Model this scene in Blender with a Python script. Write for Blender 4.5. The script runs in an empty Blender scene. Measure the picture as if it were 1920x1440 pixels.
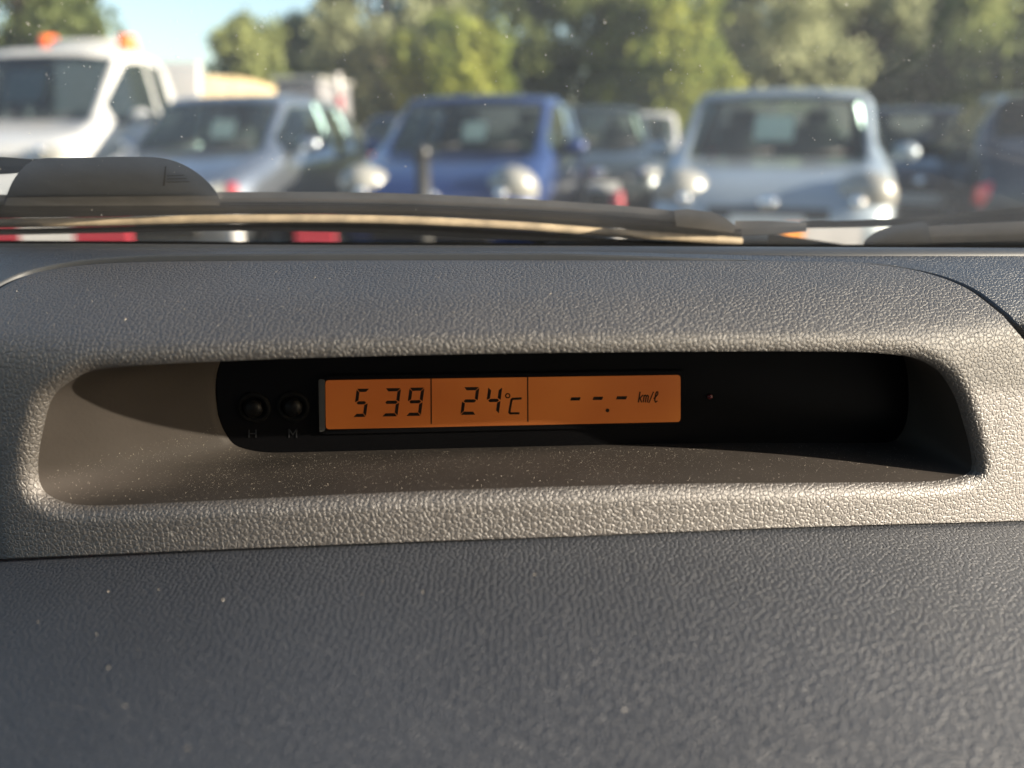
import bpy, bmesh, math, random
import numpy as np
from mathutils import Vector, Matrix
R = math.radians
rnd = random.Random(7)
scene = bpy.context.scene
COL = scene.collection

# ------------------------------------------------------------------ camera
FPX = 1450.0                       # focal length in pixels of a 1920 px wide picture
PITCH = R(17.96)
CAM = Vector((0, 0, 1.12))         # height of the phone above the ground
S = 0.85                           # size of the dashboard (drawn at 1.0, built at 0.85)
cam_d = bpy.data.cameras.new('camera')
cam = bpy.data.objects.new('camera', cam_d); COL.objects.link(cam)
cam.location = CAM
cam.rotation_euler = (math.pi / 2 - PITCH, 0, 0)
cam_d.sensor_width = 9.8
cam_d.lens = FPX / 1920 * 9.8
cam_d.clip_start = 0.01
cam_d.clip_end = 600
cam_d.dof.use_dof = True
cam_d.dof.focus_distance = 0.236
cam_d.dof.aperture_fstop = 1.72
scene.camera = cam

# ------------------------------------------------------------------ light
SUN_DIR = Vector((0.94, -0.235, 0.270)).normalized()      # towards the sun
world = bpy.data.worlds.new('World'); scene.world = world
world.use_nodes = True
wn = world.node_tree.nodes; wl = world.node_tree.links
wn.clear()
sky = wn.new('ShaderNodeTexSky'); sky.sky_type = 'NISHITA'; sky.sun_disc = False
sky.sun_elevation = math.asin(SUN_DIR.z)
sky.sun_rotation = math.atan2(SUN_DIR.x, SUN_DIR.y)
sky.air_density = 1.0; sky.dust_density = 1.3; sky.ozone_density = 1.4
bg = wn.new('ShaderNodeBackground'); bg.inputs[1].default_value = 0.074
wo = wn.new('ShaderNodeOutputWorld')
wl.new(sky.outputs[0], bg.inputs[0]); wl.new(bg.outputs[0], wo.inputs[0])
sun_d = bpy.data.lights.new('sun', 'SUN'); sun_d.energy = 5.0; sun_d.angle = R(0.5)
sun_d.color = (1.0, 0.88, 0.72)
sun = bpy.data.objects.new('sun', sun_d); COL.objects.link(sun)
sun.rotation_euler = SUN_DIR.to_track_quat('Z', 'Y').to_euler()
scene.view_settings.view_transform = 'Standard'
scene.view_settings.look = 'None'
scene.view_settings.gamma = 1.0
scene.view_settings.use_curve_mapping = False
scene.view_settings.exposure = 2.0
scene.render.engine = 'CYCLES'
scene.cycles.use_denoising = True
scene.cycles.max_bounces = 8
scene.cycles.transparent_max_bounces = 16
scene.cycles.sample_clamp_indirect = 6.0

# ------------------------------------------------------------------ helpers
def mesh_obj(name, verts, faces, mat=None, parent=None, smooth=False):
    me = bpy.data.meshes.new(name)
    me.from_pydata([tuple(v) for v in verts], [], faces)
    me.update()
    if smooth:
        me.polygons.foreach_set('use_smooth', [True] * len(me.polygons))
    if mat is not None:
        me.materials.append(mat)
    o = bpy.data.objects.new(name, me); COL.objects.link(o)
    if parent is not None:
        o.parent = parent
    return o

def bm_obj(name, bm, mat=None, parent=None, smooth=False):
    me = bpy.data.meshes.new(name)
    bm.normal_update(); bm.to_mesh(me); bm.free()
    if smooth:
        me.polygons.foreach_set('use_smooth', [True] * len(me.polygons))
    if mat is not None:
        me.materials.append(mat)
    o = bpy.data.objects.new(name, me); COL.objects.link(o)
    if parent is not None:
        o.parent = parent
    return o

def tag(o, label=None, cat=None, group=None, kind=None):
    if label: o['label'] = label
    if cat: o['category'] = cat
    if group: o['group'] = group
    if kind: o['kind'] = kind
    return o

def thing(name, label, cat, loc=(0, 0, 0), rz=0.0, group=None):
    o = bpy.data.objects.new(name, None); COL.objects.link(o)
    o.empty_display_size = 0.1
    o.location = loc; o.rotation_euler = (0, 0, rz)
    return tag(o, label, cat, group)

def box_bm(bm, c, s, rot=None, bevel=0.0):
    m = Matrix.Translation(Vector(c))
    if rot is not None: m = m @ rot.to_4x4()
    m = m @ Matrix.Diagonal((s[0], s[1], s[2], 1))
    r = bmesh.ops.create_cube(bm, size=1.0, matrix=m)
    if bevel > 0:
        es = set()
        for v in r['verts']:
            es.update(v.link_edges)
        bmesh.ops.bevel(bm, geom=list(es), offset=bevel, segments=2, affect='EDGES', profile=0.5)

def ell_bm(bm, c, s, rot=None, seg=14):
    m = Matrix.Translation(Vector(c))
    if rot is not None: m = m @ rot.to_4x4()
    m = m @ Matrix.Diagonal((s[0], s[1], s[2], 1))
    bmesh.ops.create_uvsphere(bm, u_segments=seg, v_segments=max(6, seg // 2 + 1), radius=1.0, matrix=m)

def cyl_bm(bm, a, b, r0, r1=None, seg=10):
    a = Vector(a); b = Vector(b); r1 = r0 if r1 is None else r1
    d = b - a
    q = d.to_track_quat('Z', 'Y').to_matrix().to_4x4()
    m = Matrix.Translation((a + b) / 2) @ q
    bmesh.ops.create_cone(bm, cap_ends=True, segments=seg, radius1=r0, radius2=r1, depth=d.length, matrix=m)

def ray(px, py):
    """view ray of a picture point: used to read sizes and places off the photograph"""
    u = px - 960.0; v = 720.0 - py
    c, s = math.cos(PITCH), math.sin(PITCH)
    return np.array([u, FPX * c + v * s, -FPX * s + v * c]) / FPX

def W(p):
    """dashboard drawing coordinates -> world"""
    return (S * p[0] + CAM.x, S * p[1] + CAM.y, S * p[2] + CAM.z)

def spline(pts, n, closed=False):
    """centripetal-ish Catmull-Rom through pts, resampled to n points of even arc length"""
    P = np.array(pts, float); out = []
    N = len(P); m = N if closed else N - 1
    for i in range(m):
        p1 = P[i]; p2 = P[(i + 1) % N]
        p0 = P[(i - 1) % N] if (closed or i > 0) else 2 * p1 - p2
        p3 = P[(i + 2) % N] if (closed or i + 2 < N) else 2 * p2 - p1
        l = np.linalg.norm(p2 - p1)
        m1 = (p2 - p0) * l / (np.linalg.norm(p2 - p1) + np.linalg.norm(p1 - p0) + 1e-9)
        m2 = (p3 - p1) * l / (np.linalg.norm(p3 - p2) + np.linalg.norm(p2 - p1) + 1e-9)
        for k in range(16):
            t = k / 16.0
            h = (2*t**3-3*t**2+1, t**3-2*t**2+t, -2*t**3+3*t**2, t**3-t**2)
            out.append(h[0]*p1 + h[1]*m1 + h[2]*p2 + h[3]*m2)
    if not closed: out.append(P[-1])
    else: out.append(P[0])
    out = np.array(out)
    d = np.r_[0, np.cumsum(np.linalg.norm(np.diff(out, axis=0), axis=1))]
    q = np.linspace(0, d[-1], n + 1)[:-1] if closed else np.linspace(0, d[-1], n)
    return np.stack([np.interp(q, d, out[:, k]) for k in range(P.shape[1])], 1)

# ------------------------------------------------------------------ materials
def new_mat(name):
    m = bpy.data.materials.new(name); m.use_nodes = True
    nt = m.node_tree; nt.nodes.clear()
    out = nt.nodes.new('ShaderNodeOutputMaterial')
    return m, nt, out

def principled(name, col, rough=0.5, metal=0.0, spec=0.5, var=0.0, vscale=8.0, coat=0.0, emit=None, es=0.0, bump=0.0, bscale=60.0):
    m, nt, out = new_mat(name)
    b = nt.nodes.new('ShaderNodeBsdfPrincipled')
    b.inputs['Base Color'].default_value = (*col, 1)
    b.inputs['Roughness'].default_value = rough
    b.inputs['Metallic'].default_value = metal
    b.inputs['Specular IOR Level'].default_value = spec
    b.inputs['Coat Weight'].default_value = coat
    b.inputs['Coat Roughness'].default_value = 0.04
    if emit:
        b.inputs['Emission Color'].default_value = (*emit, 1)
        b.inputs['Emission Strength'].default_value = es
    if var > 0 or bump > 0:
        tc = nt.nodes.new('ShaderNodeTexCoord')
        nz = nt.nodes.new('ShaderNodeTexNoise'); nz.inputs['Scale'].default_value = vscale
        nz.inputs['Detail'].default_value = 5
        nt.links.new(tc.outputs['Object'], nz.inputs['Vector'])
        if var > 0:
            mr = nt.nodes.new('ShaderNodeMapRange')
            mr.inputs['To Min'].default_value = 1 - var; mr.inputs['To Max'].default_value = 1 + var
            mr.inputs['From Min'].default_value = 0.3; mr.inputs['From Max'].default_value = 0.7
            mx = nt.nodes.new('ShaderNodeVectorMath'); mx.operation = 'SCALE'
            mx.inputs[0].default_value = col
            nt.links.new(nz.outputs['Fac'], mr.inputs['Value'])
            nt.links.new(mr.outputs[0], mx.inputs['Scale'])
            nt.links.new(mx.outputs[0], b.inputs['Base Color'])
        if bump > 0:
            n2 = nt.nodes.new('ShaderNodeTexNoise'); n2.inputs['Scale'].default_value = bscale
            nt.links.new(tc.outputs['Object'], n2.inputs['Vector'])
            bp = nt.nodes.new('ShaderNodeBump'); bp.inputs['Strength'].default_value = bump
            bp.inputs['Distance'].default_value = 1.0 / bscale
            nt.links.new(n2.outputs['Fac'], bp.inputs['Height'])
            nt.links.new(bp.outputs[0], b.inputs['Normal'])
    nt.links.new(b.outputs[0], out.inputs[0])
    return m

def grain_plastic(name, col, rough, cell, depth, spec=0.5, stretch=(1, 1, 1), fine=0.35, rand=0.9):
    """moulded leather-grain plastic: pebbles parted by creases, fine pores on top"""
    m, nt, out = new_mat(name)
    N = nt.nodes.new; L = nt.links.new
    b = N('ShaderNodeBsdfPrincipled')
    b.inputs['Roughness'].default_value = rough
    b.inputs['Specular IOR Level'].default_value = spec
    tc = N('ShaderNodeTexCoord')
    at = N('ShaderNodeAttribute'); at.attribute_name = 'skin'
    mp = N('ShaderNodeMapping'); mp.inputs['Scale'].default_value = stretch
    L(at.outputs['Vector'], mp.inputs['Vector'])
    wz = N('ShaderNodeTexNoise'); wz.inputs['Scale'].default_value = 1.1 / cell; wz.inputs['Detail'].default_value = 3
    L(mp.outputs[0], wz.inputs['Vector'])
    ws = N('ShaderNodeVectorMath'); ws.operation = 'SCALE'; ws.inputs['Scale'].default_value = cell * 0.7
    L(wz.outputs['Color'], ws.inputs[0])
    wa = N('ShaderNodeVectorMath'); wa.operation = 'ADD'
    L(mp.outputs[0], wa.inputs[0]); L(ws.outputs[0], wa.inputs[1])
    vo = N('ShaderNodeTexVoronoi'); vo.feature = 'DISTANCE_TO_EDGE'; vo.inputs['Scale'].default_value = 1.0 / cell
    vo.inputs['Randomness'].default_value = rand
    L(wa.outputs[0], vo.inputs['Vector'])
    mr = N('ShaderNodeMapRange'); mr.interpolation_type = 'SMOOTHSTEP'
    mr.inputs['From Min'].default_value = 0.0; mr.inputs['From Max'].default_value = 0.20
    L(vo.outputs['Distance'], mr.inputs['Value'])
    fz = N('ShaderNodeTexNoise'); fz.inputs['Scale'].default_value = 2.9 / cell; fz.inputs['Detail'].default_value = 4; fz.inputs['Roughness'].default_value = 0.65
    L(mp.outputs[0], fz.inputs['Vector'])
    fm = N('ShaderNodeMath'); fm.operation = 'MULTIPLY_ADD'; fm.inputs[1].default_value = fine * 2.0
    L(fz.outputs['Fac'], fm.inputs[0]); L(mr.outputs[0], fm.inputs[2])
    bp = N('ShaderNodeBump'); bp.inputs['Strength'].default_value = 1.0; bp.inputs['Distance'].default_value = depth
    L(fm.outputs[0], bp.inputs['Height'])
    L(bp.outputs[0], b.inputs['Normal'])
    # faint wear and dust in the creases
    bz = N('ShaderNodeTexNoise'); bz.inputs['Scale'].default_value = 18; bz.inputs['Detail'].default_value = 4
    L(tc.outputs['Object'], bz.inputs['Vector'])
    m2 = N('ShaderNodeMapRange'); m2.inputs['From Min'].default_value = 0.3; m2.inputs['From Max'].default_value = 0.7
    m2.inputs['To Min'].default_value = 0.9; m2.inputs['To Max'].default_value = 1.1
    L(bz.outputs['Fac'], m2.inputs['Value'])
    sc = N('ShaderNodeVectorMath'); sc.operation = 'SCALE'; sc.inputs[0].default_value = col
    L(m2.outputs[0], sc.inputs['Scale']); L(sc.outputs[0], b.inputs['Base Color'])
    L(b.outputs[0], out.inputs[0])
    return m

def thin_glass(name, tint, refl=0.06, dirt_haze=0.0, rough=0.0):
    m, nt, out = new_mat(name)
    N = nt.nodes.new; L = nt.links.new
    tr = N('ShaderNodeBsdfTransparent'); tr.inputs[0].default_value = (*tint, 1)
    gl = N('ShaderNodeBsdfGlossy'); gl.inputs['Roughness'].default_value = rough
    fr = N('ShaderNodeFresnel'); fr.inputs[0].default_value = 1.5
    mx = N('ShaderNodeMixShader')
    L(fr.outputs[0], mx.inputs[0]); L(tr.outputs[0], mx.inputs[1]); L(gl.outputs[0], mx.inputs[2])
    last = mx
    if dirt_haze > 0:
        tc = N('ShaderNodeTexCoord'); nz = N('ShaderNodeTexNoise'); nz.inputs['Scale'].default_value = 14; nz.inputs['Detail'].default_value = 6
        L(tc.outputs['Object'], nz.inputs['Vector'])
        mr = N('ShaderNodeMapRange'); mr.inputs['From Min'].default_value = 0.3; mr.inputs['From Max'].default_value = 0.7
        mr.inputs['To Min'].default_value = dirt_haze * 0.6; mr.inputs['To Max'].default_value = dirt_haze * 1.4
        L(nz.outputs['Fac'], mr.inputs['Value'])
        df = N('ShaderNodeBsdfTranslucent'); df.inputs[0].default_value = (0.75, 0.75, 0.72, 1)
        m2 = N('ShaderNodeMixShader')
        L(mr.outputs[0], m2.inputs[0]); L(mx.outputs[0], m2.inputs[1]); L(df.outputs[0], m2.inputs[2])
        last = m2
    L(last.outputs[0], out.inputs[0])
    return m

M_HOOD = grain_plastic('hood_grain_plastic', (0.058, 0.052, 0.047), 0.54, 0.00142, 0.00019, spec=0.95, fine=0.5)
M_PAD = grain_plastic('upper_pad_grain_plastic', (0.044, 0.047, 0.053), 0.46, 0.0014, 0.00018, spec=0.8, fine=0.6)
M_LOWER = grain_plastic('lower_pad_shade_toned_plastic', (0.028, 0.031, 0.037), 0.54, 0.00155, 0.00019, spec=0.5, fine=0.25, rand=0.75)  # darker bluish base colour stands in for shade and sky light on this pad
M_LINER = principled('recess_smooth_plastic', (0.036, 0.031, 0.027), 0.6, spec=0.1, var=0.12, vscale=45, bump=0.05, bscale=900)
M_TRIM = principled('defroster_trim_plastic', (0.055, 0.058, 0.062), 0.5, var=0.1, vscale=40)
M_BLACK = principled('black_fascia_plastic', (0.0035, 0.0035, 0.004), 0.3, spec=0.14, var=0.1, vscale=60)
M_RING = principled('matt_black_ring', (0.004, 0.004, 0.004), 0.7, spec=0.08)
M_BUTTON = principled('black_button_rubber', (0.004, 0.004, 0.004), 0.5, spec=0.14)
M_PRINT = principled('grey_button_print', (0.012, 0.012, 0.013), 0.6)
M_LCD_INK = principled('lcd_dark_segment', (0.010, 0.007, 0.005), 0.5, spec=0.2)
M_GREYEDGE = principled('screen_edge_painted_light', (0.05, 0.05, 0.048), 0.4)  # grey puts the light on the frame's left edge into the colour
M_RED_LAMP = principled('dark_red_lamp', (0.06, 0.004, 0.006), 0.3)
M_RUBBER = principled('black_rubber', (0.012, 0.012, 0.012), 0.55, var=0.2, vscale=50)
M_WIPER = principled('weathered_wiper_plastic', (0.10, 0.113, 0.13), 0.55, var=0.18, vscale=60, bump=0.08, bscale=700)
M_WIPER_SPINE = principled('dusty_wiper_spine', (0.21, 0.20, 0.185), 0.6, var=0.2, vscale=70)
M_WIPER_METAL = principled('dusty_sun_tinted_wiper_rail', (0.31, 0.245, 0.16), 0.55, metal=0.1, var=0.3, vscale=120)  # tan holds the rail's dirt plus sunlight put into the colour
M_SEAT0 = principled('dark_seat_cloth', (0.04, 0.04, 0.045), 0.95, var=0.2, vscale=20)
M_DUST = principled('pale_dust', (0.34, 0.30, 0.245), 0.5, spec=0.5)
M_DUST_GLASS = principled('dust_on_glass', (0.55, 0.54, 0.51), 0.6)
M_WINDSCREEN = thin_glass('windscreen_glass', (0.97, 0.985, 0.975), dirt_haze=0.072)  # dirt film on the glass, thickened to imitate haze over the background

# orange backlit liquid crystal screen
def lcd_mat():
    m, nt, out = new_mat('orange_backlit_lcd')
    N = nt.nodes.new; L = nt.links.new
    b = N('ShaderNodeBsdfPrincipled'); b.inputs['Base Color'].default_value = (0.10, 0.03, 0.008, 1)
    b.inputs['Roughness'].default_value = 0.35
    tc = N('ShaderNodeTexCoord'); nz = N('ShaderNodeTexNoise'); nz.inputs['Scale'].default_value = 16
    L(tc.outputs['Object'], nz.inputs['Vector'])
    cr = N('ShaderNodeValToRGB')
    cr.color_ramp.elements[0].color = (0.44, 0.085, 0.010, 1); cr.color_ramp.elements[0].position = 0.3
    cr.color_ramp.elements[1].color = (0.86, 0.25, 0.035, 1); cr.color_ramp.elements[1].position = 0.7
    L(nz.outputs['Fac'], cr.inputs[0]); L(cr.outputs[0], b.inputs['Emission Color'])
    b.inputs['Emission Strength'].default_value = 0.068
    L(b.outputs[0], out.inputs[0])
    return m
M_LCD = lcd_mat()

# ------------------------------------------------------------------ setting: ground, far mound
def asphalt():
    m, nt, out = new_mat('worn_asphalt')
    N = nt.nodes.new; L = nt.links.new
    b = N('ShaderNodeBsdfPrincipled'); b.inputs['Roughness'].default_value = 0.9
    tc = N('ShaderNodeTexCoord')
    n1 = N('ShaderNodeTexNoise'); n1.inputs['Scale'].default_value = 0.7; n1.inputs['Detail'].default_value = 8
    n2 = N('ShaderNodeTexNoise'); n2.inputs['Scale'].default_value = 60; n2.inputs['Detail'].default_value = 3
    L(tc.outputs['Object'], n1.inputs['Vector']); L(tc.outputs['Object'], n2.inputs['Vector'])
    ad = N('ShaderNodeMath'); ad.operation = 'MULTIPLY_ADD'; ad.inputs[1].default_value = 0.4
    L(n2.outputs['Fac'], ad.inputs[0]); L(n1.outputs['Fac'], ad.inputs[2])
    cr = N('ShaderNodeValToRGB')
    cr.color_ramp.elements[0].color = (0.05, 0.05, 0.048, 1); cr.color_ramp.elements[0].position = 0.4
    cr.color_ramp.elements[1].color = (0.13, 0.12, 0.105, 1); cr.color_ramp.elements[1].position = 0.95
    L(ad.outputs[0], cr.inputs[0]); L(cr.outputs[0], b.inputs['Base Color'])
    bp = N('ShaderNodeBump'); bp.inputs['Strength'].default_value = 0.4; bp.inputs['Distance'].default_value = 0.01
    L(n2.outputs['Fac'], bp.inputs['Height']); L(bp.outputs[0], b.inputs['Normal'])
    L(b.outputs[0], out.inputs[0])
    return m

gv = []; gf = []
GN = 24
for i in range(GN + 1):
    for j in range(GN + 1):
        gv.append((-300 + 600 * i / GN, -300 + 600 * j / GN, 0))
for i in range(GN):
    for j in range(GN):
        a = i * (GN + 1) + j
        gf.append((a, a + GN + 1, a + GN + 2, a + 1))
ground = mesh_obj('ground', gv, gf, asphalt())
tag(ground, 'grey asphalt of the car park under the parked cars', kind='structure')

# ------------------------------------------------------------------ dashboard surface
prof_pts = [(.372, -.0462), (.345, -.0455), (.30, -.0444), (.275, -.0436), (.256, -.0470), (.243, -.0501), (.2315, -.0545),
            (.2225, -.0590), (.2185, -.0625), (.2166, -.0670), (.2157, -.0750), (.2151, -.0900), (.2146, -.1052), (.2140, -.1177), (.2133, -.1300), (.2120, -.1500)]
PROF = spline(prof_pts, 900)
PT = np.linspace(0, 1, len(PROF))
def g_plan(x):
    a = np.abs(x)
    q = np.where(a < 0.28, a * a, 0.0784 + 0.0672 * (1 - np.exp(-np.maximum(a - 0.28, 0) / 0.12)))
    return 0.055 * np.clip(x, -.4, .4) + 0.95 * q
def surf(x, t):
    y = np.interp(t, PT, PROF[:, 0]); z = np.interp(t, PT, PROF[:, 1])
    return np.array([x, y + g_plan(x), z])
def surf_n(x, t):
    e = 1e-4; t = min(max(t, 2e-3), 1 - 2e-3)
    dx = surf(x + e, t) - surf(x - e, t); dt = surf(x, t + 2e-3) - surf(x, t - 2e-3)
    n = np.cross(dt, dx); n /= np.linalg.norm(n)
    if n[2] < 0 and n[1] > 0 or n[1] > 0.5: n = -n
    return n
_oy = np.argsort(PROF[:, 0]); _fy, _fz = PROF[_oy, 0], PROF[_oy, 1]
YMIN = PROF[:, 0].min()
def solve(px, py):
    """picture point -> (x, t) on the dashboard skin"""
    d = ray(px, py)
    lam = np.linspace(0.08, 0.75, 6000)
    P = lam[:, None] * d[None, :]
    yq = P[:, 1] - g_plan(P[:, 0])
    ins = (yq >= YMIN) & (P[:, 2] <= np.interp(yq, _fy, _fz))
    k = int(np.argmax(ins)) if ins.any() else int(np.argmin(np.abs(yq - .36)))
    lo_, hi_ = lam[max(k - 1, 0)], lam[k]
    for _ in range(30):
        m = 0.5 * (lo_ + hi_); p = m * d; yq = p[1] - g_plan(p[0])
        if ins.any() and yq >= YMIN and p[2] <= np.interp(yq, _fy, _fz): hi_ = m
        else: lo_ = m
    p = hi_ * d; q = np.array([p[1] - float(g_plan(p[0])), p[2]])
    A_, B_ = PROF[:-1], PROF[1:]; AB = B_ - A_
    f = np.clip(np.sum((q - A_) * AB, axis=1) / np.sum(AB * AB, axis=1), 0, 1)
    i = int(np.argmin(np.linalg.norm(A_ + AB * f[:, None] - q, axis=1)))
    return p[0], PT[i] * (1 - f[i]) + PT[i + 1] * f[i]

# opening edge and hood outline, side by side (top, right, bottom, left)
in_sides = [
    [(108, 688), (150, 662), (250, 647), (420, 637), (600, 630), (900, 623), (1200, 620), (1500, 620), (1660, 625), (1740, 642), (1797, 678)],
    [(1797, 678), (1828, 732), (1846, 790), (1860, 848), (1860, 890), (1842, 918)],
    [(1842, 918), (1790, 932), (1650, 937), (1300, 942), (1000, 950), (700, 961), (400, 974), (200, 982), (110, 980), (58, 958)],
    [(58, 958), (34, 922), (28, 870), (38, 800), (60, 728), (108, 688)],
]
out_sides = [
    [(-60, 590), (0, 541), (70, 511), (200, 494), (480, 489), (960, 488), (1400, 489), (1600, 493), (1720, 508), (1810, 540), (1880, 592)],
    [(1880, 592), (1935, 660), (1985, 750), (2030, 850), (2070, 960)],
    [(2070, 966), (1920, 976), (1500, 988), (960, 1008), (480, 1027), (0, 1048), (-110, 1053), (-260, 1060)],
    [(-260, 1060), (-240, 900), (-190, 760), (-130, 660), (-60, 590)],
]
cnt = [150, 50, 150, 50]
Cin, Cout = [], []
for s_in, s_out, n in zip(in_sides, out_sides, cnt):
    a = spline(s_in, n + 1)[:-1]; b = spline(s_out, n + 1)[:-1]
    Cin += [solve(*p) for p in a]; Cout += [solve(*p) for p in b]
Cin = np.array(Cin); Cout = np.array(Cout)
NC = len(Cin)
def smooth_loop(A, it=3):
    for _ in range(it):
        A = 0.5 * A + 0.25 * (np.roll(A, 1, 0) + np.roll(A, -1, 0))
    return A
Cin = smooth_loop(Cin, 12)
top_n = cnt[0]; right_n = cnt[1]; bot_n = cnt[2]

rings = []
# roll of the rim into the recess (from the liner side outwards)
r_rim = 0.0045
Pin = np.array([surf(x, t) for x, t in Cin]); Nin = np.array([surf_n(x, t) for x, t in Cin])
Nin = smooth_loop(Nin, 6); Nin /= np.linalg.norm(Nin, axis=1)[:, None]
tang = np.roll(Pin, -1, 0) - np.roll(Pin, 1, 0); tang /= np.linalg.norm(tang, axis=1)[:, None]
ctr = Pin.mean(0)
mdir = np.cross(Nin, tang); mdir /= np.linalg.norm(mdir, axis=1)[:, None]
sg = np.sign(np.sum(mdir * (ctr - Pin), axis=1)); sg = np.where(np.median(sg) < 0, -1, 1)
mdir *= sg
mdir = smooth_loop(mdir, 8); mdir /= np.linalg.norm(mdir, axis=1)[:, None]
for a in (90, 78, 66, 54, 42, 30, 20, 10):
    rings.append(Pin + mdir * r_rim * math.sin(R(a)) - Nin * r_rim * (1 - math.cos(R(a))))
rim_end = rings[0].copy()
NR = 26
for k in range(NR + 1):
    f = (k / NR)
    ct = Cin * (1 - f) + Cout * f
    rings.append(np.array([surf(x, t) for x, t in ct]))
# outer edge rolls down into the joint
Nout = np.array([surf_n(x, t) for x, t in Cout])
odir = rings[-1] - rings[-2]; odir /= np.linalg.norm(odir, axis=1)[:, None] + 1e-9
for a in (35, 65, 90):
    rings.append(rings[8 + NR] + odir * 0.0006 * math.sin(R(a)) - Nout * 0.0006 * (1 - math.cos(R(a))))
rings.append(rings[-1] - Nout * 0.007)

def set_skin(o, uv):
    a = o.data.attributes.new('skin', 'FLOAT_VECTOR', 'POINT')
    a.data.foreach_set('vector', np.array(uv, dtype=np.float32).ravel())
PLEN = float(np.sum(np.linalg.norm(np.diff(PROF, axis=0), axis=1)))
def loft(rings, closed=True):
    V = []; F = []
    n = len(rings[0])
    for r in rings: V += [W(p) for p in r]
    for i in range(len(rings) - 1):
        for j in range(n if closed else n - 1):
            a = i * n + j; b = i * n + (j + 1) % n
            F.append((a, b, b + n, a + n))
    return V, F

dash = thing('dashboard', 'textured dark grey dashboard with a hooded display recess below the windscreen', 'dashboard', (0, 0, 0))
V, F = loft(rings)
hood = mesh_obj('hood_cover', V, F, M_HOOD, dash, True)
uv = []
ci = Cin * np.array([1, PLEN]); co = Cout * np.array([1, PLEN])
def inward(c):
    t = np.roll(c, -1, 0) - np.roll(c, 1, 0); t /= np.linalg.norm(t, axis=1)[:, None] + 1e-9
    n = smooth_loop(np.c_[-t[:, 1], t[:, 0]], 4); n /= np.linalg.norm(n, axis=1)[:, None] + 1e-9
    if np.median(np.sum(n * (c.mean(0) - c), axis=1)) < 0: n = -n
    return n
inw = inward(ci); ino = inward(co)
for a in (90, 78, 66, 54, 42, 30, 20, 10): uv.append(ci + inw * r_rim * R(a))
for k in range(NR + 1): uv.append(ci * (1 - k / NR) + co * k / NR)
for k in range(4): uv.append(co - ino * (0.0007 * (k + 1) + (0.006 if k == 3 else 0)))
uv = np.concatenate(uv) * S
set_skin(hood, np.c_[uv, np.zeros(len(uv))])

# recess liner: from the rim back to the fascia
BACK_Y, YAW = 0.272, 0.058
def on_back(px, py, off=0.0):
    d = ray(px, py)
    lam = (BACK_Y - off) / (d[1] - YAW * d[0])
    return lam * d
back_sides = [
    [(420, 650), (470, 626), (700, 616), (1200, 610), (1600, 612), (1680, 640)],
    [(1680, 640), (1702, 690), (1702, 790), (1680, 832)],
    [(1680, 832), (1300, 833), (900, 841), (540, 850), (480, 849), (436, 838)],
    [(436, 838), (410, 790), (402, 720), (420, 650)],
]
Cb = []
for s, n in zip(back_sides, cnt):
    Cb += [on_back(*p) for p in spline(s, n + 1)[:-1]]
Cb = smooth_loop(np.array(Cb), 10)
lin = []
NL = 18
for k in range(NL + 1):
    f = k / NL
    e = f ** 0.92
    p = rim_end * (1 - e) + Cb * e
    if k > 0:
        # the walls leave the rim straight backwards before they sweep inwards
        p = p - Nin * 0.002 * math.sin(math.pi * f) * (1 - f)
    if 0 < k < NL:
        p = smooth_loop(p, int(70 * math.sin(math.pi * f) ** 0.6))
    lin.append(p)
for _ in range(6):
    for k in range(1, NL):
        lin[k] = 0.5 * lin[k] + 0.25 * (lin[k - 1] + lin[k + 1])
lin.append(Cb + np.array([0, 0.006, 0]))
V, F = loft(lin)
liner = mesh_obj('recess_liner', V, F, M_LINER, dash, True)

# lower pad: the flat top of the dashboard in front of the hood
seam = np.array([surf(x, t) for x, t in Cout[top_n + right_n: top_n + right_n + bot_n + 1]])
sc_ = Cout[top_n + right_n: top_n + right_n + bot_n + 1]
ext_r = np.array([surf(x, sc_[0][1]) for x in np.linspace(0.76, sc_[0][0] + .01, 16)])
ext_l = np.array([surf(x, sc_[-1][1]) for x in np.linspace(sc_[-1][0] - .01, -0.76, 16)])
seam = np.concatenate([ext_r, seam, ext_l])
for _ in range(8): seam[1:-1] = 0.5 * seam[1:-1] + 0.25 * (seam[:-2] + seam[2:])
lo = []
for k, (dy, dz) in enumerate([(0.0040, -.0016), (0.0012, -.0014), (-.0008, -.0012), (-.0022, -.0010)]):
    lo.append(seam + np.array([0, dy, dz]))
for k in range(1, 31):
    f = k / 30.0
    p = seam.copy()
    p[:, 1] = p[:, 1] * (1 - f) + 0.02 * f + 0 * f
    p[:, 0] = p[:, 0] * (1 + 0.05 * f)
    p[:, 2] = p[:, 2] - .0010 - 0.020 * f * f - 0.003 * f
    lo.append(p)
V, F = loft(lo, False)
lower = mesh_obj('lower_pad', V, F, M_LOWER, dash, True)
uv = np.concatenate([np.c_[r[:, 0], r[:, 1] + 1.3, np.zeros(len(r))] for r in lo]) * S
set_skin(lower, uv)

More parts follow.
